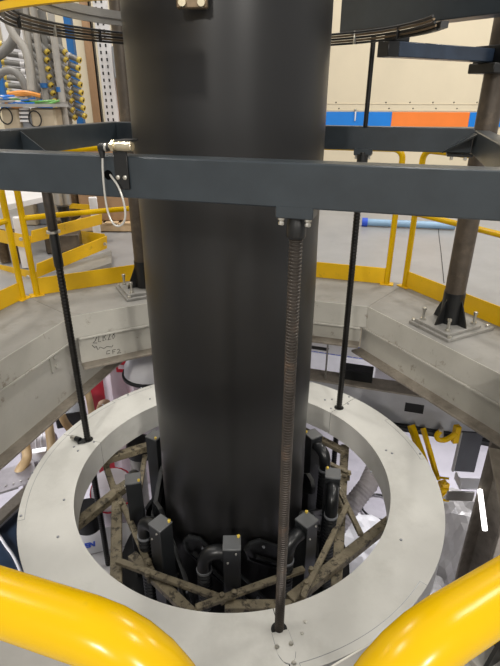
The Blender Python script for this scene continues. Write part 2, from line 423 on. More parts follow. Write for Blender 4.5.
# gusset carrying the left screw
rel = P(RA[0], 1.0) - C; ga, gb = rel.dot(U), rel.dot(W)
for db in (-.03,):
    obj('gusset', B().prism([F(-1.074, gb + db, ZT), F(-1.074, gb + db, ZB - .012), F(-.915, gb + db, ZB - .012), F(-.915, gb + db, ZB + .004)], W * .008), SLATE, fr, False)
obj('gusset_plate', B().box(F(-1.012, gb, ZB - .012), (.135, .075, .012), rz), SLATE, fr, False)
# corner plates at the columns
obj('corner_web', B().prism([F(1.074, .70, ZT - .01), F(1.074, .868, ZT - .01), F(.93, .868, ZB + .002)], (0, 0, -.008)), SLATE, fr, False)
obj('mount_plate', B().box(F(1.02, .885, ZB - .012), (.13, .10, .014), rz, .002), DARKB, fr)
for s in (-.04, .03):
    obj('mount_bolt', B().lathe(F(1.02 + s, .85, ZB - .019), (0, 0, -1), [(0, .009), (.015, .009), (.018, .005)], 8), STEEL, fr)

# ------------------------------------------------------------------ sensor on the front beam
FB = -.873 - .0375
sen = thing('proximity_sensor', 'nickel barrel proximity sensor with black plug clamped on the slate beam', 'sensor', F(.0, FB - .006, 1.21))
obj('bracket', B().box(F(0.0, FB - .004, 1.262), (.042, .006, .108), rz, .001), DARKB, sen)
obj('bracket_top', B().box(F(.0, FB + .03, 1.335), (.042, .075, .005), rz, .001), DARKB, sen)
obj('bracket_neck', B().box(F(.0, FB - .004, 1.326), (.036, .006, .022), rz, .001), DARKB, sen)
for s in (-.011, .011): obj('bracket_bolt', B().lathe(F(s, FB - .007, 1.240), -W, [(0, .0062), (.004, .0062), (.0055, .004)], 12), STEEL, sen)
sy = FB - .014; sz = 1.323
bar = obj('barrel', B().lathe(F(-.022, sy, sz), U, [(0, .0115), (.022, .0115), (.024, .013), (.066, .013), (.068, .0115)], 20), BRASS, sen)
obj('lock_nut', B().lathe(F(-.016, sy, sz), U, [(0, .0165), (.009, .0165)], 6), BRASS, sen)
obj('plug', B().lathe(F(-.056, sy - .002, sz - .004), U, [(0, .0095), (.004, .011), (.02, .011), (.022, .0095), (.036, .0095)], 16), DARKB, sen)
obj('plug_ring', B().lathe(F(-.036, sy - .002, sz - .004), U, [(0, .0117), (.006, .0117)], 16), STEEL, sen)
obj('elbow', B().tube([F(-.050, sy - .002, sz - .002), F(-.050, sy - .002, sz - .014), F(-.049, sy - .002, sz - .032)], [.010, .009, .006], 12), DARKB, sen)
cab = [F(*q) for q in ((-.049, sy - .002, sz - .028), (-.052, sy - .005, 1.255), (-.054, sy - .006, 1.190), (-.050, sy - .006, 1.135), (-.030, sy - .008, 1.100), (.002, sy - .008, 1.112), (.010, sy - .006, 1.155), (-.006, sy - .002, 1.215), (-.040, FB - .003, 1.245), (-.046, FB + .01, 1.246))]
obj('cable', B().tube(cab, .0031, 8, 2), CABLE, sen)
obj('cable_hole', B().lathe(F(-.047, FB - .0012, 1.244), W, [(0, .0135), (.001, .0135)], 20), mat('void_black', (.002, .002, .002), .95, spec=.05), fr)

# ------------------------------------------------------------------ columns
CR = (1.385, 3.17)
def column(loc, label, top=3.4, rz=0.0, r=.066):
    o = thing('support_column', label, 'column', Vector((loc[0], loc[1], .0065)), rz)
    p = Vector((loc[0], loc[1], .0065)); rot = Matrix.Rotation(rz, 4, 'Z')
    def q(x, y, z): return p + rot @ Vector((x, y, z))
    obj('base_plate', B().box(q(.02, .0, .011), (.44, .36, .022), rz, .003), DECK, o)
    obj('foot_plate', B().box(q(-.02, 0, .033), (.32, .30, .022), rz, .003), DECK, o)
    obj('pole', B().lathe(p, (0, 0, 1), [(.26, r), (top, r)], 28), COLM, o)
    obj('boot', B().lathe(p, (0, 0, 1), [(.044, r + .004), (.262, r + .004)], 28), DARKB, o)
    for k in range(4):
        a = rz + k * math.pi / 2; d = Vector((math.cos(a), math.sin(a), 0)); n = Vector((-d.y, d.x, 0))
        obj('gusset', B().prism([p + d * r + n * -.005 + Vector((0, 0, .044)), p + d * (r + .075) + n * -.005 + Vector((0, 0, .044)), p + d * (r + .06) + n * -.005 + Vector((0, 0, .09)), p + d * r + n * -.005 + Vector((0, 0, .225))], n * .01), DARKB, o, False)
    for (x, y) in ((-.14, -.11), (.11, -.11), (-.14, .11), (.11, .11)):
        obj('anchor_bolt', B().lathe(q(x, y, .044), (0, 0, 1), [(0, .017), (.014, .017), (.015, .0095), (.07, .0095), (.071, .014), (.088, .014), (.09, .01)], 10), STEEL, o)
    for (x, y) in ((.205, -.15), (.205, .15), (-.175, -.16), (-.175, .16)):
        obj('corner_nut', B().lathe(q(x, y, .022), (0, 0, 1), [(0, .014), (.016, .014), (.018, .01)], 6), STEEL, o)
    return o
column(CR, 'worn brown column bolted to the deck beside the yellow corner posts', rz=R(-62 + 90))
column((-.865, 3.87), 'brown column rising half hidden behind the black film tube', rz=R(28))
column((.76, .90), 'brown column with bolted black foot close to the curved yellow pipe end', rz=R(-62))
column((-1.66, 1.33), 'brown column standing beside the deep girder with the splice plate', rz=R(28))

# ------------------------------------------------------------------ upper gear above the frame
arm = thing('cantilever_arm', 'blue grey square tube arm clamped to the brown column', 'arm', (CR[0], CR[1], 1.63))
pc = Vector((CR[0], CR[1], 0)); dr = (C - pc).normalized(); ang = math.atan2(dr.y, dr.x)
e = pc + dr * .795; s = pc + dr * .085
obj('tube', B().box((e + s) / 2 + Vector((0, 0, 1.662)), ((e - s).length, .075, .066), ang, .004), NAVY, arm)
obj('end_cap', B().box(e + dr * .035 + Vector((0, 0, 1.662)), (.07, .078, .068), ang, .003), DARKB, arm)
obj('clamp', B().box(pc + Vector((0, 0, 1.667)), (.20, .19, .09), ang, .004), DARKB, arm)
obj('clamp_ledge', B().box(pc + dr * .04 + Vector((0, 0, 1.60)), (.20, .17, .05), ang, .004), DARKB, arm)
obj('riser_block', B().box(e + dr * -.02 + Vector((0, 0, 1.708)), (.10, .06, .024), ang, .003), DARKB, arm)
# split hoop of wires round the tube, yellow band on the near side
up = thing('guide_hoop', 'overhead split hoop of stacked bronze wires around the film tube', 'hoop', P(180, .84, 1.70))
T0, T1 = 0, 236
for i, (r_, z_) in enumerate(((.842, 1.700), (.836, 1.711), (.830, 1.722), (.824, 1.733), (.818, 1.744))):
    obj('wire', B().tube([P(T0 + (T1 - T0) * k / 90, r_, z_) for k in range(91)], .0052, 6), BRZ if i % 2 else DARKB, up)
for k in range(11):
    obj('wire_clip', B().box(P(22 + k * 20, .824, 1.722), (.014, .010, .058), R(22 + k * 20), .002), STEEL if k % 2 else DARKB, up)
obj('end_channel', B().sector(.845, .875, 1.700, 1.724, T0 - 2, T0 + 30, 14), DARKB, up)
solo('inner_hoop', B().sector(.745, .76, 1.765, 1.825, 62, 228, 60).sector(.735, .745, 1.79, 1.80, 62, 228, 60), ALU, 'grey aluminium hoop hanging above the bronze wires', 'hoop')
yb = thing('yellow_hoop', 'yellow banded arc of an overhead hoop with dark grooves between bands', 'hoop', P(215, .95, 1.655))
for k in range(5):
    z0 = 1.660 + k * .026
    obj('band', B().sector(.915, .935 + .004 * k, z0, z0 + .019, 184, 258, 36), YELD, yb)
    obj('groove', B().sector(.918, .930 + .004 * k, z0 + .019, z0 + .026, 184, 258, 36), DARKB, yb)
# heavy dark beam over the hoop
b0 = at_z(339, 33, 1.79); b1 = at_z(500, 13, 1.79); bd = (b1 - b0); bd.z = 0; bl = bd.length; bd.normalize()
bn = Vector((-bd.y, bd.x, 0)); ba = math.atan2(bd.y, bd.x); L_ = 1.5
ob = thing('overhead_beam', 'heavy slate overhead beam running above the bronze wire hoop', 'beam', b0)
obj('box_section', B().box(b0 + bd * L_ / 2 + bn * .06 + Vector((0, 0, .083)), (L_, .12, .166), ba, .005), SLATE, ob)
obj('top_block', B().box(b0 + bd * .2 + bn * .08 + Vector((0, 0, .22)), (.35, .10, .10), ba, .005), DARKB, ob)
bk = thing('idler_bracket', 'small oily brass bracket hanging in front of the film tube top', 'bracket', at_y(192, 6, 1.88))
pb = at_y(192, -4, 1.88)
obj('plate', B().box(pb + Vector((0, 0, .0)), (.10, .03, .07), 0, .004), BRZ, bk)
obj('hanger', B().box(pb + Vector((0, .01, .9)), (.05, .012, 1.74), 0, .002), DARKB, bk)
obj('knob', B().lathe(pb + Vector((.03, -.016, -.02)), (0, -1, 0), [(0, .014), (.012, .012)], 12), BRASS, bk)
obj('knob', B().lathe(pb + Vector((-.03, -.016, -.02)), (0, -1, 0), [(0, .014), (.012, .012)], 12), BRASS, bk)

# ------------------------------------------------------------------ yellow guard rails
def railing(t, t0, t1, label, ap=2.02, r=.0235, mid=True, toe=True, top=1.10, toeh=.14):
    d = nd(t - 90); m0 = P(t, ap)
    a, b2 = m0 + d * t0, m0 + d * t1
    o = thing('guard_rail', label, 'guard rail', (a + b2) / 2 + Vector((0, 0, .0065)))
    zz = Vector((0, 0, 1)); rb = .075
    pts = [a + zz * .01, a + zz * .5, a + zz * (top - rb)]
    for k in range(1, 7):
        th = k / 6 * math.pi / 2; pts.append(a + d * (rb - rb * math.cos(th)) + zz * (top - rb + rb * math.sin(th)))
    pts += [a.lerp(b2, .5) + zz * top]
    for k in range(0, 7):
        th = k / 6 * math.pi / 2; pts.append(b2 - d * (rb - rb * math.sin(th)) + zz * (top - rb + rb * math.cos(th)))
    pts += [b2 + zz * .5, b2 + zz * .01]
    obj('hand_rail', B().tube(pts, r, 20), YEL, o)
    if mid: obj('mid_rail', B().tube([a + zz * .625, b2 + zz * .625], r * .92, 14), YEL, o)
    if toe: obj('toe_board', B().box((a + b2) / 2 + zz * (.008 + toeh / 2), ((b2 - a).length - 2 * r, .008, toeh), R(t - 90), .001), YELD, o)
    for q in (a, b2):
        obj('foot_flange', B().box(q + zz * .0105, (.11, .08, .008), R(t - 90), .002), YELD, o)
    return o
railing(73, -.74, .707, 'yellow guard rail with toe board, partly behind the film tube, ahead of the orange stripe')
railing(28, -.81, .76, 'yellow guard rail with toe board behind the worn brown column foot')
railing(118, -.763, .76, 'yellow guard rail with toe board beside the black screw with silver collar')
railing(163, -.76, .79, 'yellow guard rail above the deep girder with the splice plate')
railing(253, -.66, .76, 'glossy yellow guard rail whose pipe bends down toward the white ring', ap=2.008, top=1.082)
railing(298, -.74, .845, 'glossy yellow guard rail whose curved end stands beside the bolted black foot', ap=1.96, top=1.085)

# ------------------------------------------------------------------ air ducts around the tube foot
def duct(t):
    o = thing('air_duct', 'square black air duct with grey lid and elbow hose at the tube foot', 'air duct', P(t, .58, -1.25), R(t), 'air ducts around the tube foot')
    M = WM[o.name]
    def q(x, y, z): return M @ Vector((x, y, z + 1.25))
    obj('box', B().box(q(0, 0, -.875), (.085, .085, .73), R(t), .002), BOXB, o)
    lid = obj('lid', B().box(q(0, 0, -.505), (.088, .088, .010), R(t), .002), BOXT, o)
    obj('yellow_plug', B().lathe(q(-.032, .032, -.5), (0, 0, 1), [(0, .008), (.010, .008), (.012, .005)], 10), YCAP, o)
    el = [q(.0, -.03, -.565), q(.0, -.085, -.56), q(.0, -.125, -.585), q(.0, -.14, -.635), q(0, -.14, -.69)]
    obj('elbow', B().tube(el, .036, 16, 2), RUB, o)
    obj('hose_clamp', B().lathe(q(0, -.14, -.69), (0, 0, 1), [(0, .0395), (.014, .0395)], 20), GREYP, o)
    n = 44
    obj('ribbed_hose', B().tube([q(0, -.14, -.69 - .56 * k / n) for k in range(n + 1)], .038, 14, rib=.14, ribstep=1), RUB, o)
    for s in (-1, 1):
        obj('screw', B().lathe(q(.044, -.02 * s, -.56 - .03 * s), M.to_3x3() @ Vector((1, 0, 0)), [(0, .006), (.006, .004)], 8), STEEL, o)
    return o
DT = [152, 193, 232, 271, 312, 352, 30, 71, 111]
d0 = duct(DT[0])
NTH = ['first', 'second', 'third', 'fourth', 'fifth']
SCB = 282.73
def order(t, ts):
    cw = sorted((SCB - q) % 360 for q in ts if (SCB - q) % 360 < 180); cc_ = sorted((q - SCB) % 360 for q in ts if (q - SCB) % 360 <= 180)
    a = (SCB - t) % 360
    return NTH[cw.index(a)] + ' clockwise' if a < 180 else NTH[cc_.index((t - SCB) % 360)] + ' counterclockwise'
d0['label'] = 'square black air duct with grey lid, %s from the oily brown screw' % order(DT[0], DT)
for t in DT[1:]:
    c = copy_tree(d0); c['label'] = 'square black air duct with grey lid, %s from the oily brown screw' % order(t, DT); c.location = P(t, .58, -1.25); c.rotation_euler = (0, 0, R(t))

# guide arms: chamfered black trays leaning round the tube
def guide_arm(t):
    o = thing('tube_guide', 'chamfered black guide tray leaning against the film tube foot', 'tube guide', P(t, .475, -1.0), R(t), 'guide trays around the tube foot')
    M = WM[o.name] @ Matrix.Rotation(R(-40), 4, 'X') @ Matrix.Rotation(R(-5), 4, 'Y')
    def q(x, y, z): return M @ Vector((x, y, z))
    hw, hl = .062, .30
    ol = [(-hl, -hw * .35), (-hl + .05, -hw), (hl - .05, -hw), (hl, -hw * .35), (hl, hw * .35), (hl - .05, hw), (-hl + .05, hw), (-hl, hw * .35)]
    obj('tray', B().prism([q(-.004, y, z + .2) for (y, z) in ol], q(.008, 0, 0) - q(0, 0, 0)), DARKB, o, False)
    lip = B()
    for i in range(8):
        (y0, z0), (y1, z1) = ol[i], ol[(i + 1) % 8]
        a, b2 = q(.0, y0, z0 + .2), q(0, y1, z1 + .2)
        vx = q(.02, 0, 0) - q(0, 0, 0); inn_ = (q(0, y0 * .95, z0 * .95 + .2), q(0, y1 * .95, z1 * .95 + .2))
        lip.prism([a, b2, inn_[1], inn_[0]], vx)
    obj('tray_lip', lip, BOXB, o, False)
    for k in range(5):
        obj('stud', B().lathe(q(.006, -.2 + .1 * k, .2 + .03 * (-1) ** k), q(1, 0, 0) - q(0, 0, 0), [(0, .007), (.012, .007), (.014, .004)], 6), STEEL if k % 2 else GREYP, o)
    obj('roller', B().lathe(q(.02, -.22, .17), q(0, 1, 0) - q(0, 0, 0), [(0, .012), (.44, .012)], 10), DARKB, o)
    return o
g0 = guide_arm(252)
GT = (252, 292, 332, 12, 52, 92, 132, 172, 212)
g0['label'] = 'chamfered black guide tray, %s from the oily brown screw' % order(252, GT)
for t in GT[1:]:
    c = copy_tree(g0); c['label'] = 'chamfered black guide tray, %s from the oily brown screw' % order(t, GT); c.location = P(t, .475, -1.0); c.rotation_euler = (0, 0, R(t))

# ------------------------------------------------------------------ grimy scissor linkage between ring and ducts
lk = thing('scissor_linkage', 'grimy brown scissor linkage of flat bars inside the white ring', 'linkage', C + Vector((0, 0, -.95)))
def bar(p0, p1, z, wd, th=.022, z2=None, side=False, ext=0.0):
    z -= .03
    a, b2 = at_z(*p0, z), at_z(*p1, z if z2 is None else z2)
    d = (b2 - a); ln = d.length; d.normalize(); c = (a + b2) / 2
    up_ = Vector((0, 0, 1)); sd = d.cross(up_).normalized(); up_ = sd.cross(d)
    rot = Matrix((d, -sd, up_)).transposed()
    bb = B().box(c, (ln, wd, th), bev=.003, rot=rot)
    o = obj('link_bar', bb, LINK, lk)
    return a, b2
def pivot(px, py, z, r=.017):
    z -= .03
    obj('pivot_bolt', B().lathe(at_z(px, py, z), (0, 0, 1), [(-.05, r * .7), (0, r * .7), (.001, r * 1.25), (.006, r * 1.25), (.007, r), (.022, r), (.025, r * .6)], 10), LINK, lk)
bar((66, 533), (128, 484), -.78, .060, .05)
bar((98, 462), (150, 446), -.77, .055, .05)
bar((104, 460), (119, 505), -.81, .040, .03)
bar((117, 486), (116, 598), -.80, .062, .03)
bar((121, 500), (152, 572), -.755, .034, .022)
bar((117, 561), (226, 600), -.745, .034, .024)
bar((132, 556), (200, 622), -.79, .052, .04)
bar((196, 608), (304, 569), -.74, .034, .024)
bar((225, 606), (330, 606), -.79, .052, .035)
bar((302, 598), (347, 506), -.735, .032, .024)
bar((290, 601), (392, 520), -.785, .060, .05)
bar((345, 446), (336, 590), -.82, .058, .03)
bar((338, 487), (361, 535), -.745, .030, .024)
bar((324, 461), (349, 473), -.75, .030, .02)
bar((303, 430), (345, 452), -.80, .05, .035)
bar((145, 455), (135, 520), -.83, .034, .02)
for q in ((118, 492), (149, 563), (148, 575), (222, 597), (234, 594), (311, 571), (306, 584), (343, 512), (349, 474), (121, 505), (108, 459)):
    pivot(*q, -.735 if q[1] > 560 else -.75, .013)
# lower carrier of the ducts
ca = thing('duct_carrier', 'black carrier ring under the square air ducts', 'ring', C + Vector((0, 0, -1.4)))
obj('carrier_plate', B().sector(.43, .74, -1.30, -1.26, 0, 360, 64), DARKB, ca)
obj('carrier_skirt', B().sector(.72, .74, -1.7, -1.30, 0, 360, 64), DARKB, ca)

# ------------------------------------------------------------------ lower level
LF = -3.2
def lowbeam():
    o = thing('floor_girder', 'grey girder under the deck, crossing behind the white ring', 'girder', P(73, 1.8, -1.24))
    c = P(73, 1.8) + U * .9
    obj('web', B().box(c + Vector((0, 0, -1.05)), (3.2, .014, .36), rz), GREYP2, o, False)
    obj('top_flange', B().box(c + Vector((0, 0, -.862)), (3.2, .20, .018), rz, .003), RUST, o)
    obj('bottom_flange', B().box(c + Vector((0, 0, -1.235)), (3.2, .20, .022), rz, .003), DARKB, o)
    obj('cable_pipe', B().tube([c + U * -1.6 + W * -.09 + Vector((0, 0, -1.21)), c + U * 1.6 + W * -.09 + Vector((0, 0, -1.21))], .016, 8), DARKB, o)
    obj('opening_plate', B().box(c + U * .18 + W * -.009 + Vector((0, 0, -1.04)), (.16, .006, .09), rz), INK, o, False)
    obj('junction_box', B().box(c + U * -.35 + W * .05 + Vector((0, 0, -.80)), (.28, .14, .10), rz, .004), DARKB, o)
    obj('hanger_rod', B().cyl(c + U * -.62 + W * -.05 + Vector((0, 0, -.86)), c + U * -.62 + W * -.05 + Vector((0, 0, -.18)), .008, n=8), STEEL, o)
GREYP2 = mat('girder_blue_grey', (.40, .40, .41), .5, 0, .08, 5)
lowbeam()
# dark upright under the right girder
up_ = thing('lower_upright', 'dark brown steel upright below the speckled girder', 'upright', (1.70, 2.55, LF))
obj('web', B().box(Vector((1.70, 2.55, -1.82)), (.02, .22, 2.76), R(20)), RUST, up_, False)
for s in (-1, 1):
    obj('flange', B().box(Vector((1.70, 2.55, -1.82)) + Matrix.Rotation(R(20), 3, 'Z') @ Vector((0, s * .115, 0)), (.22, .018, 2.76), R(20), .003), RUST, up_)
# white case with dashed blue rim on the lower floor
wc = thing('long_white_case', 'long white case with a dashed rim and black slot on the lower floor', 'case', at_z(330, 352, LF))
def lowbox(p, q, dpt, h, name, parent, mt, z=LF, bev=.01):
    a, b2 = at_z(*p, z + h), at_z(*q, z + h); d = (b2 - a); ln = d.length; an = math.atan2(d.y, d.x); d.normalize(); n = Vector((-d.y, d.x, 0))
    c = (a + b2) / 2 + n * dpt / 2; c.z = z + h / 2
    return obj(name, B().box(c, (ln, dpt, h), an, bev), mt, parent), a, b2, n, an
bx_, a, b2, n, an = lowbox((296, 350), (376, 362), .50, .5, 'body', wc, WPL)
for k in range(14):
    t = (k + .5) / 14; p = a.lerp(b2, t) + n * .04
    obj('rim_dash', B().box(p + Vector((0, 0, .002)), (.09, .02, .004), an), BLUEINK, wc, False)
    obj('rim_dash', B().box(p + n * .42 + Vector((0, 0, .002)), (.09, .02, .004), an), BLUEINK, wc, False)
obj('slot', B().box(a.lerp(b2, .28) + n * .2 + Vector((0, 0, .002)), (.32, .13, .004), an), INK, wc, False)

# yellow frame posts and hook at the lower right
yp = thing('yellow_trolley_mast', 'leaning yellow channel mast beyond the white ring edge', 'mast', at_y(436, 478, 3.3))
for (p, q, wd) in (((411, 425), (431, 482), .055), ((423, 428), (438, 480), .03)):
    a, b2 = at_y(*p, 3.4), at_y(*q, 3.15); d = b2 - a
    rot = d.to_track_quat('Z', 'Y').to_matrix(); obj('channel', B().box((a + b2) / 2, (wd, .04, d.length), rot=rot, bev=.003), YEL, yp)
obj('foot_block', B().box(at_y(443, 487, 3.15), (.07, .07, .10), .3, .006), YELD, yp)
for k in range(5): obj('lattice_bar', B().box(at_y(444, 478 + k * 5.5, 3.10), (.075, .012, .014), .3 + (.5 if k % 2 else -.5)), YEL, yp)
hk = thing('yellow_hook_arm', 'yellow hook arm fixed beside the dark grey panel', 'hook', at_y(448, 437, 3.3))
obj('hook', B().tube([at_y(*q, 3.25) for q in ((456, 433), (447, 440), (438, 440), (436, 435), (441, 431))], .022, 10, 2), YEL, hk)
obj('upright_bar', B().box(at_y(456, 434, 3.27), (.05, .05, .16), .1, .005), YEL, hk)
obj('pin', B().cyl(at_y(441, 428, 3.25), at_y(441, 436, 3.25), .02, n=12), STEEL, hk)
pn = thing('grey_panel_door', 'glossy dark grey panel with pale edge hanging below the girder flange', 'panel', at_y(467, 470, 3.2))
a, b2 = at_y(455, 432, 3.35), at_y(482, 432, 3.35)
cc = at_y(468, 452, 3.3); d = at_y(466, 474, 3.12) - at_y(470, 430, 3.5)
obj('panel', B().box(cc, (.17, .02, .40), -.1, .003), mat('gloss_charcoal', (.07, .072, .078), .22), pn)
obj('edge_trim', B().box(cc + Vector((-.092, 0, 0)), (.016, .03, .40), -.1, .003), ALU, pn)
br = thing('white_bracket_tray', 'white folded bracket tray in front of the dark upright', 'bracket', at_y(472, 486, 2.9))
obj('shelf', B().box(at_y(474, 484, 2.95), (.26, .12, .012), -.05, .003), WPL, br)
obj('front_lip', B().box(at_y(460, 496, 2.85), (.20, .012, .09), -.05, .003), ALU, br)
obj('side_lip', B().box(at_y(458, 480, 2.95), (.012, .12, .06), -.05, .003), WPL, br)
solo('lamp_tube', B().tube([at_y(480, 490, 2.6), at_y(485, 530, 2.35)], .016, 10), LAMPM, 'short lit lamp tube beside the dark upright', 'lamp')
# crumpled plastic wrap heaps
def heap(name, ctr, r, h, label, seed, mt=FILMC):
    rnd = random.Random(seed); bm = bmesh.new(); bmesh.ops.create_icosphere(bm, subdivisions=4, radius=1)
    dirs = [(Vector((rnd.uniform(-1, 1), rnd.uniform(-1, 1), rnd.uniform(0, 1))).normalized(), rnd.uniform(2, 5), rnd.uniform(0, 6)) for _ in range(9)]
    for v in bm.verts:
        k = rnd.uniform(.965, 1.035) + sum(.075 * abs(math.sin(v.co.dot(d) * f + p)) for d, f, p in dirs) - .25
        v.co = Vector((v.co.x * r[0] * k, v.co.y * r[1] * k, max(v.co.z, -.15) * h * k))
    zmin = min(v.co.z for v in bm.verts)
    bmesh.ops.translate(bm, vec=Vector(ctr) + Vector((0, 0, -zmin)), verts=bm.verts)
    b = B(); b.bm = bm
    return solo(name, b, mt, label, 'plastic wrap', smooth=False)
pz = at_z(455, 543, LF + .2)
heap('plastic_sheet', (pz.x, pz.y, LF), (.36, .34), .62, 'crumpled clear plastic sheet heaped beyond the white ring', 3)
pz = at_z(422, 590, LF + .1)
heap('plastic_sheet', (pz.x, pz.y, LF), (.22, .18), .2, 'low folded plastic sheet beside the taller crumpled heap', 13)
pz = at_z(354, 522, -2.6)
heap('plastic_sheet', (pz.x, pz.y, LF), (.42, .34), .4, 'pale crumpled plastic sheet seen through the white ring', 5, WPL)
pz = at_z(330, 610, -2.8)
heap('plastic_sheet', (pz.x, pz.y, LF), (.4, .3), .3, 'pale plastic sheet lying below the long grimy bar', 9, WPL)
# grey ribbed hose and a black loop seen through the ring on the right
hz_ = [at_y(*q, Y) for q, Y in (((383, 440), 3.4), ((378, 462), 3.2), ((368, 485), 3.0), ((352, 505), 2.9), ((335, 530), 2.8))]
pts = []
for i in range(len(hz_) - 1):
    for k in range(14): pts.append(hz_[i].lerp(hz_[i + 1], k / 14))
solo('suction_hose', B().tube(pts, .075, 16, rib=.08, ribstep=1), MAUVE, 'wide grey ribbed suction hose below the white ring', 'hose')
lc = at_z(379, 507, LF + .03)
solo('coiled_hose', B().tube([lc + Vector((.22 * math.cos(k / 20 * 6.2832), .22 * math.sin(k / 20 * 6.2832), .01 * k / 20)) for k in range(20)], .014, 8, closed=True), DARKB, 'thin black hose loop beside the pale plastic sheet', 'hose')

# left lower level: tan hoses, machine, curtain
def hose(path, r, label, mt=TAN, name='tan_hose', rib=0.0):
    pts = [at_y(x, y, Y) for (x, y, Y) in path]
    b = B().tube(pts, r, 14, 2)
    return solo(name, b, mt, label, 'hose')
hose([(22, 425, 3.7), (25, 445, 3.65), (28, 458, 3.6), (21, 468, 3.5), (18, 474, 3.48)], .042, 'bent tan hose ending on the perforated bracket')
hose([(44, 405, 3.8), (49, 425, 3.75), (52, 450, 3.65), (54, 478, 3.5)], .040, 'straight pale tan hose between the bent tan hoses')
hose([(57, 400, 4.0), (62, 418, 3.95), (72, 432, 3.9), (90, 450, 3.8)], .036, 'tan hose curving behind the black clamp box')
hose([(85, 385, 4.2), (90, 400, 4.15), (94, 430, 4.0)], .032, 'thin tan hose beside the red panel')
pbk = thing('perforated_bracket', 'grey perforated sheet bracket below the bent tan hose', 'bracket', at_y(15, 478, 3.45))
pc_ = at_z(10, 478, -1.55)
obj('sheet', B().box(pc_, (.42, .30, .012), .5, .003), MAUVE, pbk)
obj('flange', B().box(pc_ + Vector((-.12, -.12, -.05)), (.42, .012, .10), .5, .003), ALU, pbk)
for k in range(6): obj('stud', B().cyl(pc_ + Matrix.Rotation(.5, 3, 'Z') @ Vector((-.16 + .06 * k, -.1, .006)), pc_ + Matrix.Rotation(.5, 3, 'Z') @ Vector((-.16 + .06 * k, -.1, .014)), .008, n=8), STEEL, pbk)
mc = thing('motor_unit', 'mauve grey motor unit between the tan hoses', 'motor', at_y(40, 470, 3.9))
p = at_y(38, 452, 3.95)
obj('housing', B().lathe(p + Vector((-.15, 0, 0)), (1, .3, 0), [(0, .13), (.02, .15), (.30, .15), (.32, .13)], 24), MAUVE, mc)
for k in range(6): obj('fin', B().lathe(p + Vector((-.15, 0, 0)), (1, .3, 0), [(.04 + .05 * k, .15), (.045 + .05 * k, .162), (.05 + .05 * k, .162), (.055 + .05 * k, .15)], 24, False), WPL, mc)
obj('terminal_box', B().box(p + Vector((.1, -.16, .1)), (.14, .09, .10), .3, .01), WPL, mc)
obj('stand', B().box(Vector((p.x, p.y, (LF + p.z - .13) / 2)), (.35, .3, p.z - .13 - LF), .3, .01), MAUVE, mc)
cb = solo('clamp_box', B().box(at_y(70, 415, 4.2), (.26, .2, .16), .3, .01), DARKB, 'black clamp box behind the tan hoses', 'box')
solo('red_bar', B().box(at_y(76, 424, 4.15), (.22, .03, .04), .3, .005), RED, 'short red bar under the black clamp box', 'bar')
rp = at_y(96, 395, 4.6)
solo('safety_screen', B().box(Vector((rp.x, rp.y, (rp.z + .25 + LF) / 2)), (.20, .03, rp.z + .25 - LF), -.2, .005), RED, 'red upright panel beside the white curtain', 'panel')
cv = at_y(118, 385, 5.2); b = B()
ol = []
for k in range(41):
    t = k / 40; ol.append(Vector((cv.x - .55 + 1.5 * t, cv.y + .05 * math.sin(t * 34), LF)))
b.prism(ol + [p_ + Vector((0, .012, 0)) for p_ in ol[::-1]], (0, 0, cv.z + .7 - LF))
solo('white_curtain', b, PINKW, 'white strip curtain hanging in folds on the lower level', 'curtain')
rs = solo('red_sign', B().box(at_y(121, 366, 5.0), (.12, .02, .16), -.1, .003), RED, 'small red and white notice on the strip curtain', 'sign')
obj('white_patch', B().box(at_y(121, 367, 4.98), (.07, .01, .05), -.1, .002), WPL, rs)
hd = thing('hopper_dome', 'pale rounded hopper with black rim under the scribbled girder', 'hopper', at_y(150, 372, 4.3))
hp = at_y(150, 362, 4.3)
obj('dome', B().lathe(hp + Vector((0, 0, -.10)), (0, 0, 1), [(0, .26), (.08, .25), (.16, .20), (.22, .10), (.24, .01)], 28), WPL, hd)
obj('rim', B().lathe(hp + Vector((0, 0, -.13)), (0, 0, 1), [(0, .28), (.025, .28)], 28), DARKB, hd)
obj('leg', B().box(Vector((hp.x, hp.y, (LF + hp.z - .13) / 2)), (.2, .2, hp.z - .13 - LF), 0, .01), MAUVE, hd)
solo('brown_ball', B().lathe(at_y(105, 408, 4.4), (0, 0, 1), [(-.09, .01), (-.07, .06), (0, .09), (.07, .06), (.09, .01)], 16), CARD, 'brown rounded lump beside the red panel', 'lump')
# white guard with navy side at far left below the ring
wg = thing('machine_guard', 'white edged navy machine guard beside the white ring', 'guard', at_z(8, 545, -1.5))
q = [at_z(*p_, -1.30) for p_ in ((-30, 545), (30, 490), (34, 496), (-30, 556))]
obj('white_edge', B().prism(q, (0, 0, .03)), WPL, wg, False)
q = [at_z(*p_, -1.34) for p_ in ((-30, 556), (34, 498), (50, 600), (-20, 620))]
obj('navy_panel', B().prism(q, (0, 0, .02)), NAVY, wg, False)
obj('cable', B().tube([at_z(*p_, -1.30) for p_ in ((-5, 528), (5, 545), (14, 556), (22, 575), (30, 595))], .010, 8, 2), WPL, wg)
ab = solo('grimy_angle_bar', B().prism([at_z(*p_, -1.1) for p_ in ((-20, 527), (42, 470), (48, 476), (-20, 540))], (0, 0, -.03)), RUST, 'grimy flat bar above the white edged guard', 'bar', smooth=False)
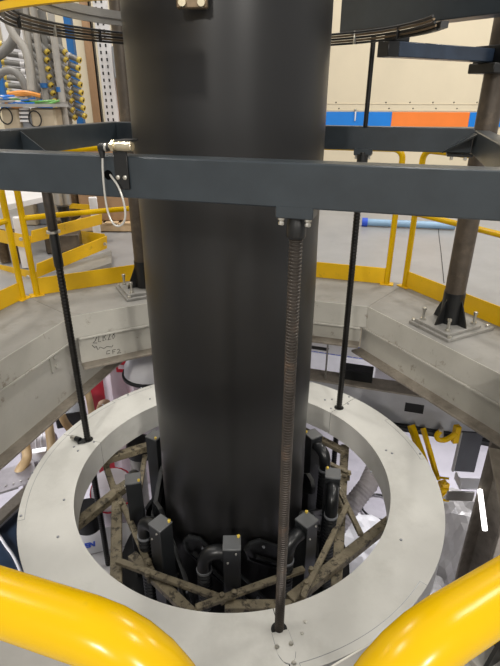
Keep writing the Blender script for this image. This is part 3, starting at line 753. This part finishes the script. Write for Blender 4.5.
# machines seen through the ring on the left
wm = thing('white_machine_cabinet', 'white machine cabinet with small blue lettering below the ring', 'cabinet', at_z(100, 560, -1.7))
p = at_z(100, 560, -1.7)
obj('body', B().box(Vector((p.x - .05, p.y, (LF - 1.7) / 2)), (.75, .62, -1.7 - LF), .30, .01), WPL, wm)
obj('panel_seam', B().box(Vector((p.x - .05, p.y + .06, -1.698)), (.74, .006, .004), .30), MAUVE, wm, False)
def text(s, loc, size, rzz, mt, parent, name='lettering', tilt=0.0, bold=.0):
    cu = bpy.data.curves.new('t', 'FONT'); cu.body = s; cu.size = size; cu.extrude = .001; cu.offset = bold; cu.align_x = 'CENTER'
    to = bpy.data.objects.new('t', cu); COL.objects.link(to)
    dg = bpy.context.evaluated_depsgraph_get(); me = bpy.data.meshes.new_from_object(to.evaluated_get(dg))
    bpy.data.objects.remove(to)
    bm = bmesh.new(); bm.from_mesh(me)
    bmesh.ops.transform(bm, matrix=Matrix.Translation(loc) @ Matrix.Rotation(rzz, 4, 'Z') @ Matrix.Rotation(tilt, 4, 'X'), verts=bm.verts)
    return obj(name, bm, mt, parent, False)
text('REN', at_z(87.5, 547.5, -1.697), .062, .32, BLUEINK, wm, bold=.004)
dk = at_z(86, 508, -1.25)
dr_ = thing('black_blower_drum', 'black round blower drum tucked under the ring beside the white cabinet', 'drum', (dk.x, dk.y, -1.6))
obj('drum', B().lathe(Vector((dk.x, dk.y, -1.6)), (0, 0, 1), [(.16, .08), (.19, .105), (.32, .105), (.35, .08)], 28), DARKB, dr_)
obj('rim', B().lathe(Vector((dk.x, dk.y, -1.28)), (0, 0, 1), [(0, .11), (.02, .11)], 28), RUB, dr_)
hp2 = at_y(138, 450, 3.0)
fh = thing('flex_hose', 'black rimmed pale ribbed flexible hose behind the topmost grimy bar', 'hose', at_y(136, 490, 2.9))
obj('collar', B().lathe(at_z(141, 442, -.95), (0, 0, -1), [(0, .10), (.02, .115), (.10, .115), (.12, .085)], 24), DARKB, fh)
pp = at_z(137, 455, -1.10); n = 30
obj('ribbed_tube', B().tube([pp + Vector((0, -.0, -.6 * k / n)) for k in range(n + 1)], .062, 16, rib=.1), ALU, fh)
wb = solo('white_duct_bag', B().lathe(at_z(112, 488, -1.5), (0, 0, 1), [(-.5, .12), (-.3, .16), (0, .17), (.1, .13), (.14, .02)], 20), PINKW, 'white duct bag with a red band below the grimy bars', 'bag')
pp = at_z(112, 488, -1.5)
obj('red_band', B().tube([pp + Vector((.178 * math.cos(a), .178 * math.sin(a), -.02 + .08 * math.sin(a))) for a in [k / 24 * 6.2832 for k in range(24)]], .007, 8, closed=True), RED, wb)

# ------------------------------------------------------------------ left background beyond the deck
bw = thing('work_bench', 'white work bench with square legs behind the yellow guard rail', 'bench', at_z(25, 268, 0.006))
lg = [at_z(27.5, 267, .006), at_z(98, 240, .006)]
a = lg[0]; tz = .47
tp = [at_z(*q, tz) for q in ((-30, 199), (9, 210), (66, 197), (30, 189))]
obj('top', B().prism(tp, (0, 0, .05)), WPL, bw, False)
for q in (a, lg[1], at_z(-12, 255, .006)):
    obj('leg', B().box(q + Vector((0, 0, tz / 2)), (.085, .085, tz), .3, .004), WPL, bw)
cy = at_y(62, 200, 4.9)
sp_ = thing('steel_pot', 'stainless steel pot under the bench edge', 'pot', (cy.x, cy.y, .55))
obj('body', B().lathe(Vector((cy.x, cy.y, .50)), (0, 0, 1), [(0, .06), (.02, .085), (.27, .085), (.275, .10), (.285, .10)], 24), STAIN, sp_)
obj('cone', B().lathe(Vector((cy.x, cy.y, .30)), (0, 0, 1), [(0, .03), (.2, .06)], 20), DARKB, sp_)
for i, (px, lab) in enumerate(((20, 'corner'), (6, 'corner'), (66, 'pot'))):
    p = at_z(px, 262 if px < 60 else 250, .006)
    solo('coil_spring', B().tube([p + Vector((.045 * math.cos(k * .6), .045 * math.sin(k * .6), .0012 * k * 1.1)) for k in range(240)], .007, 5), BRZ, ('brass coil spring standing under the bench beside its leg' if i == 0 else 'brass coil spring under the bench end' if i == 1 else 'brass coil spring below the steel pot'), 'spring')
# stair guard: slanted yellow flat bars
sg = thing('stair_guard', 'yellow flat bar stair guard sloping behind the guard rail', 'stair guard', at_z(38, 278, .006))
def flat(p0, p1, h0, Y0, Y1, name='guard_bar', mt=YELD):
    a0, a1 = at_y(*p0, Y0), at_y(*p1, Y1)
    b0_, b1_ = at_y(p0[0], p0[1] + h0, Y0), at_y(p1[0], p1[1] + h0 * Y0 / Y1, Y1)
    d = (a1 - a0).cross(b0_ - a0).normalized() * .01
    obj(name, B().prism([a0, a1, b1_, b0_], d), mt, sg, False)
flat((32, 231), (102, 214), 12, 4.15, 4.9)
flat((37, 264), (107, 236), 14, 4.15, 4.75)
flat((58, 228), (104, 234), 12, 5.6, 5.0)
flat((-5, 229), (30, 236), 12, 4.5, 4.15)
flat((-5, 264), (36, 272), 14, 4.5, 4.15)
flat((60, 203), (95, 205), 5, 5.8, 5.8)
for q in ((21, 239), (28, 277), (105, 244)):
    obj('bolt', B().lathe(at_y(*q, 4.12 if q[0] < 60 else 4.72), (0, -1, 0), [(0, .018), (.012, .014)], 8), STEEL, sg)
stp = at_z(75, 262, .006)
solo('stair_well_box', B().box(at_z(48, 254, .1) + Vector((0, .45, .0)), (.34, .2, .19), .2, .01), COLM, 'low brown steel box between the slanting yellow bars', 'box')
solo('grey_step', B().prism([at_z(*q, .01) for q in ((62, 285), (112, 268), (112, 255), (60, 272))], (0, 0, .05)), DECK, 'pale grey step plate at the foot of the stair guard', 'step', smooth=False)
# cardboard on pallet
p = at_z(112, 232, .006)
pal = thing('wooden_pallet', 'pale wooden pallet under the cardboard carton', 'pallet', (p.x, p.y + .3, .006))
for k in range(3): obj('runner', B().box(Vector((p.x, p.y + .05 + .25 * k, .055)), (.9, .08, .09), 0, .004), WOOD, pal)
for k in range(5): obj('board', B().box(Vector((p.x - .38 + .19 * k, p.y + .3, .11)), (.15, .62, .02), 0, .003), WOOD, pal)
solo('cardboard_carton', B().box(Vector((p.x, p.y + .33, .40)), (.75, .5, .55), .03, .006), CARD, 'brown cardboard carton on the wooden pallet', 'carton')
q = at_y(105, 143, 6.5)
solo('cardboard_carton', B().box(Vector((q.x, q.y + .2, .006 + q.z / 2)), (.85, .4, q.z - .012), .03, .006), CARD, 'tall brown cardboard carton behind the proximity sensor', 'carton')

MY = 6.8
def manifold(rows, label, tilt, ln=.30, bands=True):
    base = at_y(*rows[-1], MY)
    o = thing('pipe_manifold', label, 'pipe manifold', Vector((base.x, base.y + .2, .006)))
    t0, t1 = at_y(*rows[0], MY), at_y(*rows[-1], MY)
    dv = Vector((tilt[0], .18, tilt[1])).normalized()
    tp = t0 + dv * ln; bt = t1 + dv * ln
    obj('header', B().cyl(Vector((bt.x, bt.y, .01)), tp + Vector((0, 0, .25)), .05, n=14), PIPEG, o)
    for r_ in rows:
        p = at_y(*r_, MY)
        pp_ = obj('branch_pipe', B().cyl(p, p + dv * ln, .033, n=14), PIPEG, o)
        obj('yellow_collar', B().lathe(p - dv * .02, dv, [(0, .018), (0, .034), (.035, .034), (.035, .030)], 14, True), YCAP, pp_)
        obj('pipe_bore', B().lathe(p - dv * .0205, dv, [(0, .016), (.002, .016)], 10), INK, pp_)
        if bands: obj('white_band', B().lathe(p + dv * ln * .45, dv, [(0, .036), (.05, .036)], 14), WPL, pp_)
    return o
manifold([(79, 60), (78, 68), (78.5, 76), (80, 84.5), (81, 92.5), (82, 100), (83, 108), (84.5, 116)], 'grey pipe manifold with yellow ends beside the brown riser pipe', (-.9, .35), .26)
manifold([(65, 52), (66, 60), (67, 69), (68, 77), (70, 84.5), (71, 93), (72, 101), (73, 110), (75, 117.5)], 'grey pipe manifold with yellow ends right of the bright hose', (-.7, .55), .3, False)
manifold([(47, 52), (47, 60), (48, 69), (49.5, 77), (51, 85), (53, 93), (54.5, 101), (56, 110), (57, 117.5)], 'grey pipe manifold with yellow ends between two bright hoses', (-.6, .6), .3, False)
manifold([(1, 44), (2, 53), (3.5, 62), (4.5, 69), (6, 77), (7.5, 85), (9, 93)], 'grey pipe manifold with yellow ends and long banded branches', (.95, -.1), .42)
def bhose(path, r, label, mt=HOSEG):
    return solo('vertical_hose', B().tube([at_y(x, y, Y) for x, y, Y in path], r, 12, 2), mt, label, 'hose')
bhose([(22, -70, 6.5), (26, 10, 6.5), (29, 45, 6.5), (33, 75, 6.5), (35, 100, 6.5)], .034, 'pale grey hose dropping beside the arched hose')
bh2 = bhose([(29, -70, 6.5), (33, 10, 6.5), (38, 45, 6.5), (42, 75, 6.5), (46, 100, 6.5)], .036, 'pale grey hose with blue tape dropping to the cable tray')
bh3 = bhose([(46, -70, 6.5), (50, 10, 6.45), (55, 45, 6.45), (60, 85, 6.45), (64, 110, 6.45), (68, 135, 6.45)], .038, 'brightest pale hose passing the cable tray')
bhose([(-6, 58, 6.6), (6, 50, 6.6), (14, 40, 6.6), (16, 25, 6.6), (15, -70, 6.6)], .055, 'thick grey hose bending up under the hoop', PIPEG)
bhose([(-8, 84, 6.3), (0, 73, 6.3), (10, 69, 6.3), (20, 75, 6.3), (26, 88, 6.3), (29, 102, 6.3)], .042, 'grey hose arching over the cable tray', PIPEG)
bhose([(2, -70, 6.2), (6, 18, 6.2), (13, 35, 6.2), (24, 46, 6.2), (29, 62, 6.2), (31, 90, 6.2)], .04, 'grey hose bowing behind the arched hose', HOSEG)
for (x, y, par) in ((44, 86, bh2), (60, 90, bh3)):
    p = at_y(x, y, 6.45); obj('blue_tape', B().lathe(p + Vector((0, 0, -.02)), (0, 0, 1), [(0, .042), (.05, .042)], 12), BWALL, par)
tr = thing('cable_tray', 'steel cable tray loaded with blue, orange and green cables', 'cable tray', at_y(30, 108, 6.2))
obj('tray', B().prism([at_y(*q, Y) for q, Y in (((-8, 104), 6.1), ((68, 104), 6.1), ((68, 101), 6.5), ((-8, 101), 6.5))], (0, 0, -.03)), STAIN, tr, False)
rnd = random.Random(4)
for k in range(22):
    mt = (CYAN, CYAN, ORC, GREEN, WPL, HOSEG, CYAN)[k % 7]
    x0 = rnd.uniform(-6, 30) if mt is not ORC else rnd.uniform(6, 14); x1 = x0 + rnd.uniform(14, 36); y0 = rnd.uniform(94, 104)
    obj('cable', B().tube([at_y(x0, y0, 6.2), at_y((x0 + x1) / 2, y0 + rnd.uniform(-3, 5), 6.15), at_y(x1, y0 + rnd.uniform(-3, 4), 6.2)], .012 if mt is not ORC else .025, 6, 2), mt, tr)
mb = thing('beige_machine', 'beige machine housing with black cable loops below the cable tray', 'machine', at_z(28, 150, .01))
q = at_y(24, 106, 6.25); 
for (x0, x1) in ((0, 17), (29, 54)):
    a, b2 = at_y(x0, 108, 6.2), at_y(x1, 108, 6.2)
    obj('housing', B().box(Vector(((a.x + b2.x) / 2, 6.4, a.z / 2)), (b2.x - a.x, .4, a.z), 0, .02), BEIGE, mb)
a, b2 = at_y(17, 110, 6.2), at_y(29, 110, 6.2)
obj('terminal_rack', B().box(Vector(((a.x + b2.x) / 2, 6.42, a.z / 2)), (b2.x - a.x, .3, a.z), 0, .01), GREYP, mb)
for k in range(4):
    p = at_y(23, 109 + k * 4, 6.2); obj('terminal', B().box(p + Vector((0, .04, 0)), (.11, .04, .025), 0, .004), WPL, mb)
for (x, y) in ((6, 116), (35, 119)):
    p = at_y(x, y, 6.15); obj('cable_loop', B().tube([p + Vector((.07 * math.cos(k / 20 * 6.2832), 0, .085 * math.sin(k / 20 * 6.2832))) for k in range(20)], .008, 6, closed=True), DARKB, mb)
def post(px0, px1, Y, mt, name, label, cat, top=4.5, dpt=.12):
    a, b2 = at_y(px0, 120, Y), at_y(px1, 120, Y)
    return solo(name, B().box(Vector(((a.x + b2.x) / 2, Y + dpt / 2, .006 + top / 2)), (b2.x - a.x, dpt, top), 0, .004), mt, label, cat)
post(76.5, 83, 8.6, BWALL, 'blue_post', 'blue painted steel post behind the yellow ended manifolds', 'post')
post(3, 10, 8.6, BWALL, 'blue_post', 'blue painted steel post behind the arched hose', 'post')
a = at_y(12, 100, 8.9); b2 = at_y(32, 100, 8.9)
solo('white_door_leaf', B().box(Vector(((a.x + b2.x) / 2, 9.0, 1.6)), (b2.x - a.x, .1, 3.18), 0, .01), WPL, 'white door leaf between blue post and hoses', 'door')
p = at_y(97, 120, 8.0)
solo('riser_pipe', B().cyl(Vector((p.x, 8.0, .006)), Vector((p.x, 8.0, 4.6)), .055, n=16), CARD, 'brown riser pipe beside the perforated strut', 'pipe')
p = at_y(100.5, 120, 8.05)
solo('shadow_strip', B().box(Vector((p.x, 8.1, 2.3)), (.05, .08, 4.58), 0, .004), DARKB, 'thin black strip put in for the shade behind the brown riser pipe', 'post')  # black box added as a strip of shade beside the riser pipe
# perforated white strut
a, b2 = at_y(105, 120, 6.9), at_y(118, 120, 6.9); wdt = b2.x - a.x
ps = thing('perforated_strut', 'white perforated steel rack upright behind the film tube edge', 'rack upright', Vector(((a.x + b2.x) / 2, 6.95, .006)))
obj('upright', B().box(Vector(((a.x + b2.x) / 2, 6.95, 2.2)), (wdt, .06, 4.38), 0, .003), WPL, ps)
for k in range(34):
    for xx in (a.x + wdt * .22, a.x + wdt * .62):
        obj('slot', B().box(Vector((xx, 6.918, 1.2 + k * .075)), (.018, .006, .035)), INK, ps, False)
p = at_y(124, 62, 6.7)
obj('control_box', B().box(Vector((p.x, 6.84, p.z)), (.30, .16, .34), 0, .01), GREYP, ps)
p = at_y(122, 100, 6.9)
solo('brown_crate', B().box(Vector((p.x + .05, 7.2, (p.z + .35) / 2)), (.34, .4, p.z + .35), 0, .01), CARD, 'tall brown crate behind the rack upright', 'crate')
# blue pipe lying on the hall floor and a floor crack
p0, p1 = at_z(362, 222, .05), at_z(455, 226, .05)
bpipe = thing('blue_floor_pipe', 'pale blue pipe lying on the hall floor beyond the yellow corner posts', 'pipe', (p0 + p1) / 2 - Vector((0, 0, .045)))
obj('pipe', B().cyl(p0, p1, .045, n=16), mat('pale_blue_pipe', (.22, .36, .52), .4), bpipe)
obj('end_fitting', B().cyl(p0, p0.lerp(p1, .06), .055, n=16), BLUEINK, bpipe)
pts = [at_z(*q, .0012) for q in ((438, 222), (439, 236), (441, 252), (444, 283))]
obj('floor_joint', B().tube(pts, .004, 4), INK, floor)
